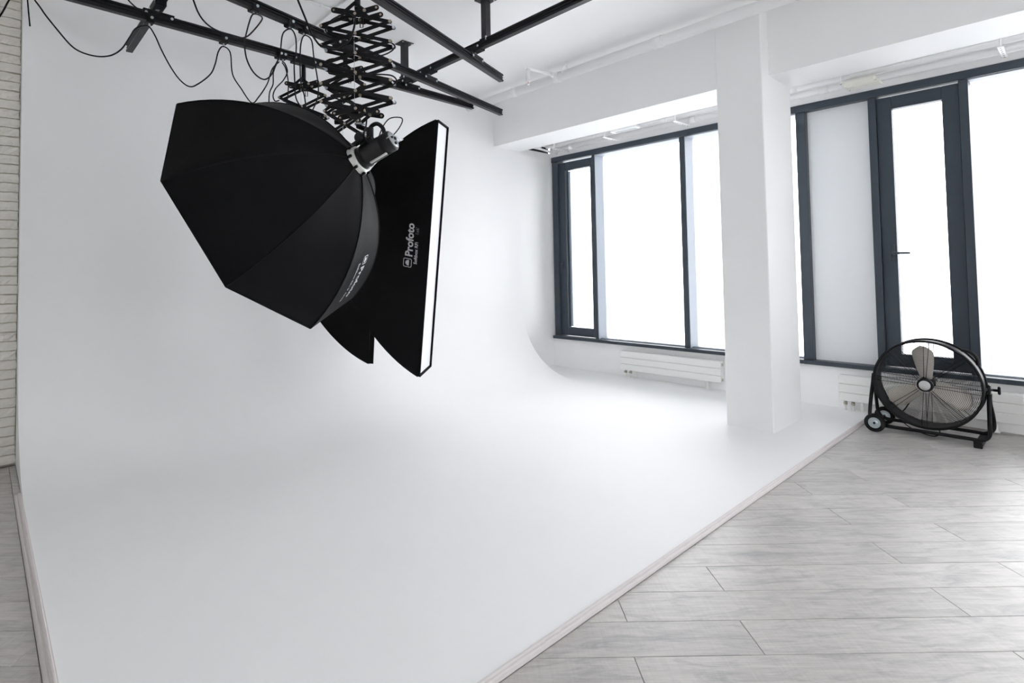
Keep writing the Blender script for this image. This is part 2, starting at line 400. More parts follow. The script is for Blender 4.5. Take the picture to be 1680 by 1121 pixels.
for r in range(int(ZC / BH)):
    z = BH * (r + 0.5) + 0.012; x = 0.192
    if r % 2:
        items = [0.112] + [0.232] * 4
    else: items = [0.232] * 4 + [0.112]
    for Lb in items:
        me = random.choice(bmesh_half if Lb < 0.2 else bmesh_full)
        ob = bpy.data.objects.new('brick', me); COL.objects.link(ob); ob.parent = wl
        ob.location = (x - Lb / 2 + random.uniform(-.003, .001), 4.9155, z); ob.rotation_euler = (0, random.uniform(-.008, .008), 0); x -= Lb + 0.008

# ------------------------------------------------------------------ windows
XG = XW + 0.10        # glass plane
def mullion(par, y0, y1, name='mullion', d=0.13):
    m_ = MB().rbox((XW, y0, ZS1), (XW + d, y1, ZH0), 0.003).build(name, 'frame', par)
    if d > .15: MB().box((XW + 0.012, y0 - 0.005, ZS1), (XW + d, y0 + 0.002, ZH0)).build('daylit_side_face', 'alu', m_)  # pale plate paints outdoor light on the side of the mullion
    return m_
def pane(par, y0, y1, z0=ZS1, z1=ZH0, x=XG):
    return MB().box((x, y0, z0), (x + 0.008, y1, z1)).build('pane', 'glass', par)
def wrail(par, y0, y1, by=None):
    b0, b1 = by or (y0, y1)
    MB().rbox((XW - 0.012, y0, ZH0), (XW + 0.22, y1, ZH1), 0.003).build('head_rail', 'frame', par)
    MB().rbox((XW - 0.045, y0, ZS0), (XW + 0.22, y1, ZS1), 0.004).build('sill', 'frame', par)
    MB().box((XW + 0.02, b0, ZH0 - 0.006), (XW + 0.2, b1, ZH0 + .03)).build('daylit_underside', 'head_daylit', par)  # pale strip paints outdoor light under the dark head rail
    MB().box((XW + 0.055, b0, ZS1), (XW + 0.12, b1, ZS1 + 0.012)).build('lower_bead', 'alu', par)
def win(name, label):
    o = empty(name, (XW, 0, ZS0)); o['kind'] = 'structure'; o['label'] = label; return o
w1 = win('window_1', 'anthracite framed window left of the column')
wrail(w1, 1.80, 4.752, (1.81, 4.075))
# opening sash at the far end
MB().rbox((XW, 4.66, ZS1), (XW + 0.13, 4.75, ZH0), 0.003).build('frame_post', 'frame', w1)
mullion(w1, 4.075, 4.112, d=0.2); mullion(w1, 2.902, 2.958, d=0.2)
def sash(par, y0, y1, z0, z1, tw, x0, x1, name='sash', tr=None):
    tr = tr or tw; mb = MB().rbox((x0, y0, z0), (x1, y0 + tr, z1), 0.004).rbox((x0, y1 - tw, z0), (x1, y1, z1), 0.004)
    mb.rbox((x0, y0 + tr, z0), (x1, y1 - tw, z0 + tw), 0.004).rbox((x0, y0 + tr, z1 - tw), (x1, y1 - tw, z1), 0.004)
    s_ = mb.build(name, 'frame', par)
    MB().box(((x0 + x1) / 2, y0 + tr, z0 + tw), ((x0 + x1) / 2 + 0.008, y1 - tw, z1 - tw)).build('pane', 'glass', s_)
    return s_
s1 = sash(w1, 4.112, 4.66, ZS1 + 0.01, ZH0 - 0.02, 0.105, XW + 0.03, XW + 0.10, tr=0.05)
MB().box((XW + 0.09, 4.52, ZS1 + 0.12), (XW + 0.16, 4.553, ZH0 - 0.13)).build('outer_reveal', 'alu', s1)
MB().rbox((XW + 0.008, 4.605, 1.26), (XW + 0.03, 4.63, 1.36), 0.003).tube([(XW + 0.012, 4.617, 1.33), (XW - 0.015, 4.617, 1.33), (XW - 0.02, 4.612, 1.27), (XW - 0.02, 4.61, 1.22)], 0.007).build('handle', 'frame', s1)
pane(w1, 2.958, 4.075, x=XW + .17); pane(w1, 1.80, 2.902, x=XW + .17)
w2 = win('window_2', 'anthracite framed window right of the column')
wrail(w2, -1.02, 1.80, (-1.02, 0.598))
mullion(w2, 1.726, 1.807, d=0.14)
MB().box((XW + 0.062, 1.243, ZS1), (XW + 0.085, 1.726, ZH0)).build('white_infill_panel', 'panel', w2, 'white opaque infill panel')
mullion(w2, 1.19, 1.243, d=0.14); mullion(w2, 0.598, 0.655, d=0.14); mullion(w2, -1.02, -0.93, d=0.14)
pane(w2, -0.93, 0.598)
d1 = win('door_1', 'narrow anthracite glazed door leaf in the window wall'); 
lf = sash(d1, 0.655, 1.19, ZS1 + 0.008, ZH0 - 0.012, 0.105, XW + 0.025, XW + 0.095, 'leaf')
MB().rbox((XW + 0.012, 1.10, 1.28), (XW + 0.03, 1.125, 1.42), 0.003).tube([(XW + 0.015, 1.112, 1.345), (XW - 0.03, 1.112, 1.345), (XW - 0.036, 1.09, 1.345), (XW - 0.036, 0.99, 1.342)], 0.009).build('handle', 'frame', lf)
for i, (ya, yb) in enumerate(((YR, -1.02),)):
    wn = win('window_%d' % (i + 3), 'unseen anthracite framed window added further along the wall for daylight')  # glazing out of view, added to bring more daylight into the room
    wrail(wn, ya, yb); mullion(wn, ya, ya + 0.08); mullion(wn, (ya + yb) / 2 - .04, (ya + yb) / 2 + .04)
    pane(wn, ya + .08, (ya + yb) / 2 - .04); pane(wn, (ya + yb) / 2 + .04, yb)

wr = empty('window_4', (1.5, YR, 0.37)); wr['kind'] = 'structure'; wr['label'] = 'anthracite framed window band added behind the camera for fill daylight'  # invented window behind the camera, lets in fill daylight
xa, xb = 3.85, XW - 0.4
MB().box((xa, YR - .13, 0.37), (xb, YR + .03, 0.40)).build('sill', 'frame', wr); MB().box((xa, YR - .13, 2.67), (xb, YR, 2.73)).build('head_rail', 'frame', wr)
for i in range(4):
    x = xa + (xb - xa) * i / 3; MB().rbox((x - .04, YR - .13, 0.40), (x + .04, YR, 2.67), .003).build('mullion', 'frame', wr)
    if i < 3: MB().box((x + .04, YR - .1, 0.40), (x + (xb - xa) / 3 - .04, YR - .092, 2.67)).build('pane', 'glass', wr)

ws = empty('window_5', (XL, -1.5, 0.9)); ws['kind'] = 'structure'; ws['label'] = 'anthracite framed window added on the unseen side wall for fill daylight'  # invented side window, brightens faces turned away from the main windows
MB().box((XL - .13, -2.6, .9), (XL + .03, -.4, .93)).build('sill', 'frame', ws); MB().box((XL - .13, -2.6, 2.54), (XL, -.4, 2.6)).build('head_rail', 'frame', ws)
for i in range(3):
    y = -2.56 + 2.12 * i / 2; MB().rbox((XL - .13, y - .04, .93), (XL, y + .04, 2.54), .003).build('mullion', 'frame', ws)
    if i < 2: MB().box((XL - .1, y + .04, .93), (XL - .092, y + 1.02, 2.54)).build('pane', 'glass', ws)

# ------------------------------------------------------------------ pipes along the windows
def run_pipe(x, z, r, y0, y1, label, joints):
    o = empty('heating_pipe', (x, (y0 + y1) / 2, z - r), label, 'pipe', 'pipes above the windows')
    MB().cyl((x, y0, z), (x, y1, z), r, 18).build('tube', 'pipe', o)
    for y in joints: MB().cyl((x, y - .035, z), (x, y + .035, z), r * 1.18, 18).build('coupling', 'pipe', o)
    return o
run_pipe(5.42, 2.775, 0.028, YR, 4.575, 'thick white pipe under the soffit, nearer the window glass', [2.72, 1.52, 4.3])
run_pipe(5.28, 2.797, 0.021, YR, 4.575, 'thin white pipe under the soffit, farther from the glass', [1.72, 2.95])
for i, (y, lab) in enumerate(((4.40, 'by the cyclorama corner'), (3.66, 'left of the small grille'), (2.80, 'near the column'), (1.34, 'above the infill panel'), (0.38, 'above the large pane'))):
    o = empty('pipe_bracket', (5.36, y, 2.74), 'white perforated pipe bracket under the soffit, ' + lab, 'bracket', 'pipe brackets above the windows')
    MB().rbox((5.2, y - .017, 2.736), (5.50, y + .017, 2.744), 0.003).build('strap', 'pipe', o)
    
    for xr in (5.22, 5.485): MB().cyl((xr, y, 2.738), (xr, y, 2.86), .006, 8).build('hanger_rod', 'pipe', o)
    for k in range(6): MB().cyl((5.225 + .05 * k, y, 2.7355), (5.225 + .05 * k, y, 2.737), .006, 8).build('slot', 'dark', o)
o = empty('ceiling_grille', (5.17, 3.36, 2.75), 'white oblong grille under the soffit left of the column', 'grille')
MB().rbox((5.12, 3.2, 2.752), (5.22, 3.22, 2.775)).rbox((5.12, 3.5, 2.752), (5.22, 3.52, 2.775)).rbox((5.12, 3.22, 2.752), (5.135, 3.5, 2.775)).rbox((5.205, 3.22, 2.752), (5.22, 3.5, 2.775)).build('frame', 'pipe', o)
MB().box((5.135, 3.22, 2.762), (5.205, 3.5, 2.77)).build('backing', 'panel', o)
for y in (3.25, 3.47): MB().cyl((5.17, y, 2.77), (5.17, y, 2.86), .006, 8).build('hanger_rod', 'pipe', o)
o = empty('emergency_lamp', (5.25, 1.22, 2.69), 'cream oblong lamp housing under the pipes right of the column', 'lamp')
MB().rbox((5.2, 1.10, 2.70), (5.33, 1.33, 2.752), 0.015).build('housing', 'cream', o)
MB().rbox((5.21, 1.075, 2.692), (5.32, 1.30, 2.704), 0.006).build('cover', 'cream', o)
# open end of the soffit: gap shade painted on a dark block, plus pipe stubs
o = empty('pipe_elbow', (5.3, 4.6, 2.74), 'white pipe ends in the dark gap by the window corner', 'pipe')
MB().tube([(5.10, 4.66, 2.79), (5.22, 4.62, 2.775), (5.42, 4.60, 2.752), (5.5, 4.59, 2.745)], 0.014).build('stub', 'pipe', o)
MB().tube([(5.16, 4.72, 2.80), (5.2, 4.65, 2.80), (5.21, 4.60, 2.80)], 0.011).build('stub', 'pipe', o)
struct('ceiling_gap_shade', MB().box((4.98, 4.80, 2.79), (5.57, 4.89, 2.95)), 'dark', 'dark block standing in for the shaded gap at the end of the soffit')

# ------------------------------------------------------------------ sprinkler pipe on the ceiling
o = empty('sprinkler_pipe', (4.139, 1.5, 3.075), 'white sprinkler pipe along the beam under the ceiling', 'pipe')
MB().cyl((4.139, YR, 3.12), (4.139, YB, 3.12), 0.045, 24).build('tube', 'pipe', o)
for y in (4.0, 2.35, 0.3): MB().cyl((4.139, y - .04, 3.12), (4.139, y + .04, 3.12), .05, 24).build('coupling', 'pipe', o)
br = MB().tube([(4.139, 3.43, 3.135), (3.80, 3.50, 3.15), (3.775, 3.505, 3.15)], 0.017, 12).build('branch', 'pipe', o)
MB().cyl((4.139, 3.40, 3.12), (4.139, 3.47, 3.12), .052, 24).cyl((4.10, 3.437, 3.13), (4.06, 3.447, 3.138), .026, 12).build('tee', 'pipe', o)
MB().cyl((3.80, 3.5, 3.155), (3.80, 3.5, 3.04), .015, 12).build('drop', 'pipe', br)
hd = MB().cyl((3.80, 3.5, 3.042), (3.80, 3.5, 3.025), .014, 10).tube([(3.79, 3.5, 3.03), (3.783, 3.5, 3.012), (3.80, 3.5, 2.998), (3.817, 3.5, 3.012), (3.81, 3.5, 3.03)], .0025, 6).cyl((3.80, 3.5, 2.998), (3.80, 3.5, 2.994), .012, 10).build('sprinkler_head', 'pipe', o)
MB().cyl((3.80, 3.5, 3.027), (3.80, 3.5, 3.0), .0025, 8).build('bulb', 'red', hd)
for y in (3.33, 0.9):
    MB().tube([(4.088, y, 3.12), (4.092, y, 3.17), (4.13, y, 3.215), (4.15, y, 3.215), (4.186, y, 3.17), (4.19, y, 3.12)], .006, 8).cyl((4.139, y, 3.21), (4.139, y, ZC), .008, 8).build('hanger', 'pipe', o)
o = empty('ceiling_conduit', (1.98, 4.2, 3.225), 'thin white conduit running across the ceiling from the back wall', 'conduit')
MB().tube([(2.0, 4.735, 3.2), (1.996, 4.72, 3.232), (1.955, 3.766, 3.234), (1.94, 3.3, 3.234)], .008).build('tube', 'pipe', o)
MB().tube([(1.955, 3.766, 3.234), (1.87, 3.765, 3.234), (1.3, 3.75, 3.234)], .008).build('tube', 'pipe', o)
MB().rbox((1.94, 3.745, 3.222), (1.975, 3.785, ZC)).build('junction_box', 'pipe', o)
MB().rbox((1.84, 3.752, 3.224), (1.86, 3.778, ZC)).build('clip', 'pipe', o)

# ------------------------------------------------------------------ ceiling rail system
RP = [(-.020, 0), (.020, 0), (.020, .013), (.010, .017), (.010, .026), (.018, .029), (.018, .033), (.010, .036), (.010, .043), (.020, .047), (.020, .058),
      (-.020, .058), (-.020, .047), (-.010, .043), (-.010, .036), (-.018, .033), (-.018, .029), (-.010, .026), (-.010, .017), (-.020, .013)]
def rail(name, a, b, z, label, cat, group):
    a, b = V((*a, z)), V((*b, z)); d = (b - a).normalized(); s = V((-d.y, d.x, 0))
    o = empty(name, (a + b) / 2, label, cat, group)
    MB().prism(RP, a, b, s, (0, 0, 1)).build('profile', 'rail', o)
    return o
ZF, ZM = 2.886, 2.792
def hanger(o, x, y):
    h = MB().rbox((x - .026, y - .026, ZF + .058), (x + .026, y + .026, ZC - .006), .003).build('hanger_post', 'post', o)
    MB().rbox((x - .06, y - .06, ZC - .006), (x + .06, y + .06, ZC), .002).build('ceiling_plate', 'post', h)
    for sx in (-1, 1):
        MB().cyl((x + sx * .045, y - .045, ZC - .012), (x + sx * .045, y - .045, ZC - .005), .007, 8).build('plate_bolt', 'bolt', h)
    MB().rbox((x - .035, y - .035, ZF + .056), (x + .035, y + .035, ZF + .066), .002).build('clamp_plate', 'rail', h)
    MB().cyl((x - .03, y - .03, ZF + .045), (x - .03, y - .03, ZF + .072), .006, 8).build('clamp_bolt', 'bolt', h)
rD = rail('ceiling_rail', (2.722, -1.2), (2.722, 4.10), ZF, 'long black fixed ceiling rail running towards the upper right', 'rail', 'fixed ceiling rails')
hanger(rD, 2.722, 3.96); hanger(rD, 2.735, 2.93); hanger(rD, 2.722, 1.2)
rE = rail('ceiling_rail', (0.79, -1.2), (0.79, 4.66), ZF, 'black fixed ceiling rail whose end stops by the left back wall', 'rail', 'fixed ceiling rails')
hanger(rE, 0.79, 3.72); hanger(rE, 0.79, 1.2)
rows = {'A': ((-0.9, 3.702), (3.46, 3.912)), 'B': ((-0.5, 2.812), (3.82, 3.892)), 'C': ((-0.3, 2.003), (3.14, 3.19))}
labs = {'A': 'black sliding rail nearest the white back wall', 'B': 'middle black sliding rail, longest to the right', 'C': 'black sliding rail nearest the camera, upper middle'}
RL = {}
def line_at(k, x):
    (x0, y0), (x1, y1) = rows[k]; return V((x, y0 + (y1 - y0) * (x - x0) / (x1 - x0), 0))
for k, (a, b) in rows.items():
    r = rail('sliding_rail', a, b, ZM, labs[k], 'rail', 'sliding rails under the ceiling'); RL[k] = r
    d = (V((*b, 0)) - V((*a, 0))).normalized(); s = V((-d.y, d.x, 0)); ang = math.atan2(d.y, d.x)
    for xf_ in (2.722, 0.79):
        p = line_at(k, xf_)
        m1 = Matrix.Translation((xf_, p.y, 0)); m2 = m1 @ Matrix.Rotation(ang, 4, 'Z')
        up = MB().rbox((-.030, -.085, ZF - .008), (.030, .085, ZF + .001), .002).rbox((-.030, -.085, ZF), (-.0225, .085, ZF + .034), .002).rbox((.0225, -.085, ZF), (.030, .085, ZF + .034), .002).xf(m1).build('upper_carriage', 'black', r)
        lo = MB().rbox((-.085, -.030, ZM + .058), (.085, .030, ZM + .067), .002).rbox((-.085, -.030, ZM + .028), (.085, -.0225, ZM + .06), .002).rbox((-.085, .0225, ZM + .028), (.085, .030, ZM + .06), .002).xf(m2).build('lower_carriage', 'black', r)
        MB().cyl((0, 0, ZM + .06), (0, 0, ZF), .014, 12).xf(m1).build('swivel_pin', 'bolt', r)
        for q in (-.07, .07):
            MB().cyl((-.034, q, ZF + .02), (-.028, q, ZF + .02), .008, 10).xf(m1).build('carriage_bolt', 'bolt', up)
            MB().cyl((q, -.034, ZM + .043), (q, -.028, ZM + .043), .008, 10).xf(m2).build('carriage_bolt', 'bolt', lo)
def trolley(k, x):
    p = line_at(k, x); (x0, y0), (x1, y1) = rows[k]; m = Matrix.Translation((x, p.y, 0)) @ Matrix.Rotation(math.atan2(y1 - y0, x1 - x0), 4, 'Z')
    t = MB().rbox((-.022, -.028, ZM - .012), (.022, .028, ZM - .003), .003).rbox((-.022, -.028, ZM - .01), (.022, -.0215, ZM + .03), .002).rbox((-.022, .0215, ZM - .01), (.022, .028, ZM + .03), .002).xf(m).build('cable_trolley', 'black', RL[k])
    MB().cyl((.006, -.034, ZM + .018), (.006, -.027, ZM + .018), .0085, 10).xf(m).build('trolley_bolt', 'bolt', t)
    MB().cyl((0, 0, ZM - .026), (0, 0, ZM - .01), .006, 8).xf(m).build('cable_eye', 'bolt', t)
for x in (0.745, 1.178, 1.555, 1.585): trolley('A', x)
for x in (1.165, 1.405, 1.51): trolley('B', x)

# ------------------------------------------------------------------ pantographs
def flatbar(p, q, wdt, th, nrm, ext=0.0):
    p, q, nrm = V(p), V(q), V(nrm).normalized(); d = (q - p).normalized(); p = p - d * ext; q = q + d * ext; u = d.cross(nrm).normalized(); h = wdt / 2
    pr = []
    for i in range(7): a = -math.pi / 2 + math.pi * i / 6; pr.append((q, math.cos(a) * h, math.sin(a) * h))
    for i in range(7): a = math.pi / 2 + math.pi * i / 6; pr.append((p, math.cos(a) * h, math.sin(a) * h))
    n = len(pr); vs = [c + d * x + u * y + nrm * s for s in (-th / 2, th / 2) for c, x, y in pr]
    return MB().add(vs, [list(range(n)), list(range(n, 2 * n))] + [(k, (k + 1) % n, n + (k + 1) % n, n + k) for k in range(n)])
def pantograph(key, ax, centers, hw, wd, sep, label, foot, via=()):
    wd = V((*wd, 0)).normalized(); dd = V((-wd.y, wd.x, 0)); ax = V((*ax, 0))
    if dd.y < 0: dd = -dd
    def Q(a, b, z): return ax + wd * a + dd * b + V((0, 0, z))
    o = empty('scissor_pantograph', Q(0, 0, ZM), label, 'pantograph', 'scissor pantographs on the sliding rails')
    h = sep / 2
    # carriage on the rail
    (x0, y0), (x1, y1) = rows[key]; ang = math.atan2(y1 - y0, x1 - x0); m = Matrix.Translation(ax) @ Matrix.Rotation(ang, 4, 'Z')
    c = MB().rbox((-.09, -.03, ZM - .014), (.09, .03, ZM - .004), .002).rbox((-.09, -.03, ZM - .012), (.09, -.0225, ZM + .032), .002).rbox((-.09, .0225, ZM - .012), (.09, .03, ZM + .032), .002).xf(m).build('carriage', 'black', o)
    for q in (-.075, .075): MB().cyl((q, -.036, ZM + .018), (q, -.029, ZM + .018), .008, 10).xf(m).build('carriage_bolt', 'bolt', c)
    zt = centers[0]
    MB().cyl((*Q(0, 0, zt + .05)[:2], zt + .04), (*Q(0, 0, 0)[:2], ZM - .012), .016, 14).build('stem', 'black', o)
    zm = [(centers[i] + centers[i + 1]) / 2 for i in range(len(centers) - 1)]
    step = centers[0] - centers[1]
    for b0, bs in ((-h, -1), (h, 1)):
        # top yoke links and ears
        for sg in (-1, 1):
            off = bs * .0045 * (1 if sg > 0 else 2.2)
            flatbar(Q(0, b0 + off, zt + .055), Q(sg * .052, b0 + off, zt + .014), .018, .004, dd).build('yoke_link', 'black', o)
            flatbar(Q(-sg * .022, b0 + off * .6, zt - .006), Q(sg * .115, b0 + off * .6, zt + .026), .030, .004, dd).build('ear', 'black', o)
            zl = centers[-1]
            flatbar(Q(0, b0 + off, zl - .055), Q(sg * .052, b0 + off, zl - .014), .018, .004, dd).build('yoke_link', 'black', o)
            flatbar(Q(-sg * .022, b0 + off * .6, zl + .006), Q(sg * .115, b0 + off * .6, zl - .022), .030, .004, dd).build('ear', 'black', o)
            for zz in (zt + .026, zl - .022):
                MB().cyl(Q(sg * .115, b0 + off * .6 - .004, zz), Q(sg * .115, b0 + off * .6 + .004, zz), .006, 10).build('ear_bolt', 'bronze', o)
            for zz in (zt + .014, zl - .014):
                MB().cyl(Q(sg * .052, b0 - .010, zz), Q(sg * .052, b0 + .010, zz), .0085, 10).build('link_bolt', 'bronze', o)
        # crossing bars
        for i in range(len(centers)):
            for sg in (-1, 1):
                off = .0035 * sg
                p = Q(-sg * hw, b0 + off, zm[i - 1]) if i > 0 else Q(0, b0 + off, centers[0])
                q = Q(sg * hw, b0 + off, zm[i]) if i < len(zm) else Q(0, b0 + off, centers[-1])
                flatbar(p, q, .0185, .004, dd).build('bar', 'black', o)
        for i, z in enumerate(centers): MB().cyl(Q(0, b0 - .009, z), Q(0, b0 + .009, z), .0085, 12).build('pivot_bolt', 'bronze', o)
        for z in zm:
            for sg in (-1, 1): MB().cyl(Q(sg * hw, b0 - .008, z), Q(sg * hw, b0 + .008, z), .0085, 12).build('pivot_bolt', 'bronze' if b0 < 0 else 'bolt', o)
    for z in zm:
        for sg in (-1, 1): MB().cyl(Q(sg * hw, -h, z), Q(sg * hw, h, z), .0042, 8).build('spacer_rod', 'bolt', o)
    MB().cyl(Q(0, -h, zt + .055), Q(0, h, zt + .055), .007, 10).build('top_pin', 'bronze', o)
    MB().cyl(Q(0, -h, centers[-1] - .055), Q(0, h, centers[-1] - .055), .007, 10).build('bottom_pin', 'bronze', o)
    for (a0, z0, z1) in ((-.02, zt, centers[-1]),): MB().cyl(Q(a0, 0, z0), Q(a0, 0, z1), .0013, 6).build('lift_wire', 'bolt', o)
    # slotted hook under the top block
    z0 = zt - .03
    MB().tube([Q(.03, -h - .012, z0), Q(.03, -h - .012, z0 - .05), Q(.046, -h - .012, z0 - .05), Q(.046, -h - .012, z0)], .0028, 6, closed=True).build('slotted_hook', 'black', o)
    # gravity spring barrels
    MB().cyl(Q(-.075, 0, centers[min(2, len(centers) - 1)] + .02), Q(-.02, 0, centers[min(2, len(centers) - 1)] + .02), .017, 12).build('spring_barrel', 'black', o)
    # foot spigot
    zb = centers[-1] - .055; f0 = V(foot)
    MB().tube([Q(0, 0, zb + .01), Q(0, 0, zb - .03)] + [V(q) for q in via] + [f0 + V((0, 0, .03)), f0], .014, 12).build('spigot', 'black', o)
    MB().cyl(Q(0, 0, zb - .012), Q(0, 0, zb - .022), .02, 12).build('spigot_collar', 'bolt', o)
    MB().tube([Q(.01, -.01, zb - .02), Q(.05, -.03, zb - .028)], .004, 8).build('locking_lever', 'bolt', o)
    return o
HEADM = None
oc_c = V((1.208, 3.035, 1.603)); oc_ring = V((1.463, 2.574, 1.837)); oc_n = (oc_c - oc_ring).normalized(); oc_D = (oc_c - oc_ring).length
mount1 = oc_ring - oc_n * 0.085 + V((0, 0, 0.09))
pantograph('C', (1.487, 2.60), [2.622, 2.517, 2.412, 2.308, 2.210, 2.116], .188, (.67, -.742), .075, 'large compressed black scissor pantograph carrying the octagonal softbox', mount1)
S1c = V((2.442, 3.2, 1.415)); S1a = V((.79, .608, .074)).normalized(); S1l = V((.007, -.13, .991)); S1l = (S1l - S1a * S1l.dot(S1a)).normalized(); S1n = V((.613, -.783, -.107)); S1n = (S1n - S1a * S1n.dot(S1a) - S1l * S1n.dot(S1l)).normalized()
S1D = 0.80
ring1 = S1c - S1n * S1D
S2corner = V((2.352, 3.913, 0.523)); S2L, S2W, S2D = 0.97, 0.45, 0.5
S2l = V((.007, -.09, .996)).normalized(); S2n = V((.885, -.466, -.05)); S2n = (S2n - S2l * S2n.dot(S2l)).normalized(); S2a = S2l.cross(S2n)
S2c = S2corner + S2a * (S2W / 2) + S2l * (S2L / 2); ring2 = S2c - S2n * S2D
pantograph('B', (1.846, 3.397), [2.62, 2.444, 2.266, 2.09, 1.91, 1.73], .138, (.74, -.67), .06, 'black scissor pantograph half hidden behind the large one', ring1 - S1n * .12 + V((0, 0, .09)))
pantograph('A', (1.742, 3.829), [2.614, 2.464, 2.314, 2.164, 2.014, 1.864], .173, (.67, -.742), .055, 'black scissor pantograph stretched open, nearest the back wall', ring2 - S2n * .12 + V((0, 0, .09)), ((1.64, 4.02, 1.62), (1.70, 4.30, 1.3)))

# ------------------------------------------------------------------ softboxes
def bez(a, c, b, t): return a * (1 - t) ** 2 + c * (2 * t * (1 - t)) + b * t * t
def softbox(name, label, c, n, D, rim, ringr, kl, kd, nu=14, nv=6, recess=0.035):
    """rim: list of corner points (front edge), n: facing direction"""
    o = empty(name, c - n * D, label, 'softbox', None); N_ = len(rim); rc = c - n * D
    ribs = []
    for p in rim:
        lat = (p - c); dirn = lat.normalized(); b = rc + dirn * ringr; a = p - n * 0.0
        a0 = p - n * recess; ctrl = c + lat * kl - n * (D * kd)
        ribs.append((a0, ctrl, b, p))
    def S(k, u, v):        # panel k, u: 0 rim -> 1 ring, v across
        r0, r1 = ribs[k], ribs[(k + 1) % N_]
        return bez(r0[0], r0[1], r0[2], u).lerp(bez(r1[0], r1[1], r1[2], u), v)
    pans = []
    for k in range(N_):
        vs = []; fs = []
        for i in range(nu + 1):
            for j in range(nv + 1):
                u, v = i / nu, j / nv; p = S(k, u, v); wv = 4 * v * (1 - v)
                out = (p - (c - n * (D * .35))); out.normalize()
                vs.append(p - out * (0.010 * wv * math.sin(math.pi * min(1, u * 1.15))) + out * 0.0025 * math.sin(9 * u + 5 * v + k * 2) * wv)
        for i in range(nu):
            for j in range(nv): a = i * (nv + 1) + j; fs.append((a, a + 1, a + nv + 2, a + nv + 1))
        pans.append(MB().add(vs, fs, True).build('fabric_panel', 'fabric', o))
        r0 = ribs[k]; MB().tube([bez(r0[0], r0[1], r0[2], t / 16) for t in range(17)], .0042, 6).build('rib_seam', 'seam', o)
        # front lip
        a, b = ribs[k], ribs[(k + 1) % N_]; inn = (c - (a[3] + b[3]) / 2); inn = (inn - n * inn.dot(n)).normalized() * .004
        MB().add([a[0], b[0], b[3], a[3], a[0] + inn, b[0] + inn, b[3] + inn, a[3] + inn], [(0, 1, 2, 3), (4, 7, 6, 5), (3, 2, 6, 7), (0, 4, 5, 1)]).build('front_lip', 'seam', o)
        MB().tube([a[3], b[3]], .0034, 6).build('lip_piping', 'seam', o)
    sh = n * (recess * .8)
    ir = [p + (c - p).normalized() * .010 for p in rim]
    MB().add([p - sh for p in ir] + [p - sh - n * .003 for p in ir], [list(range(N_)), list(range(N_, 2 * N_))] + [(k, (k + 1) % N_, N_ + (k + 1) % N_, N_ + k) for k in range(N_)]).build('diffuser', 'diff', o)
    # speed ring
    zax = -n; xax = zax.orthogonal().normalized(); yax = zax.cross(xax); m = Matrix(((xax.x, yax.x, zax.x, rc.x), (xax.y, yax.y, zax.y, rc.y), (xax.z, yax.z, zax.z, rc.z), (0, 0, 0, 1)))
    rg = MB().lathe([(ringr * .72, -.012), (ringr * 1.02, -.012), (ringr * 1.02, .004), (ringr * .93, .010), (ringr * .93, .03), (ringr * .72, .03), (ringr * .72, -.012)], m, 40).build('speed_ring', 'ring', o)
    for k in range(0, N_):
        d = (rim[k] - c).normalized(); p = rc + d * ringr
        MB().rbox((-.007, -.004, -.010), (.007, .010, .022), .003).xf(Matrix.Translation(p) @ Matrix((tuple(d.cross(n)) + (0,), tuple(d) + (0,), tuple(-n) + (0,), (0, 0, 0, 1))).transposed()).build('rod_socket', 'black', rg)
    return o, S, pans
def print_on(parent_part, S, k, items, mat_, offn):
    """items: (verts(x,y in m), faces, mapping fn -> (u,v))"""
    for vs, fs, fn, mt in items:
        pts = []
        for x, y in vs:
            u, v = fn(x, y); p = S(k, u, v); e = 1e-3
            nn = (S(k, u + e, v) - p).cross(S(k, u, v + e) - p).normalized()
            if nn.dot(offn) < 0: nn = -nn
            pts.append(p + nn * .004)
        MB().add(pts, fs).build('lettering', mt, parent_part, fix=False)
def icon_verts(sz):
    # rounded square outline with a dome
    def rr(h, r):
        out = []
        for cx, cy, a0 in ((h - r, h - r, 0), (-h + r, h - r, 90), (-h + r, -h + r, 180), (h - r, -h + r, 270)):
            for i in range(5): a = math.radians(a0 + 22.5 * i); out.append((cx + r * math.cos(a), cy + r * math.sin(a)))
        return out
    o, i = rr(sz / 2, sz * .18), rr(sz / 2 * .86, sz * .13); n = len(o)
    vs = o + i; fs = [(k, (k + 1) % n, n + (k + 1) % n, n + k) for k in range(n)]
    b = len(vs); dome = [(sz * .33 * math.cos(math.pi * t / 10), -sz * .18 + sz * .42 * math.sin(math.pi * t / 10)) for t in range(11)]
    vs += dome; fs.append(list(range(b, b + 11)))
    return [(x + sz / 2, y + sz / 2) for x, y in vs], fs

# octagon rim (regular, radius 0.70)
octv = [V((0.765, 3.23, 2.159)), V((0.626, 2.918, 1.697)), V((0.879, 2.802, 1.195)), V((1.374, 2.949, 0.946)), V((1.823, 3.274, 1.096)), V((1.962, 3.586, 1.558)), V((1.71, 3.702, 2.06)), V((1.214, 3.554, 2.309))]
C0 = V((0, 0, 1.25)); octv = [C0 + (p - C0) * (0.70 / 0.75) for p in octv]
osb, OS, opan = softbox('octagonal_softbox', 'large black octagonal softbox hanging in front, seen from behind', oc_c, oc_n, oc_D, octv, .078, .77, .78, 18, 8, recess=0.005)
def seg_len(S, k, v, u0, u1, n=20):
    return sum((S(k, u0 + (u1 - u0) * (i + 1) / n, v) - S(k, u0 + (u1 - u0) * i / n, v)).length for i in range(n))
Lr = seg_len(OS, 3, .5, 0, 1)
t1, f1 = text_verts('Profoto', .066, .0015); t2, f2 = text_verts("Softbox RFi 5' Octa", .031, .0004); ti, fi = icon_verts(.053)
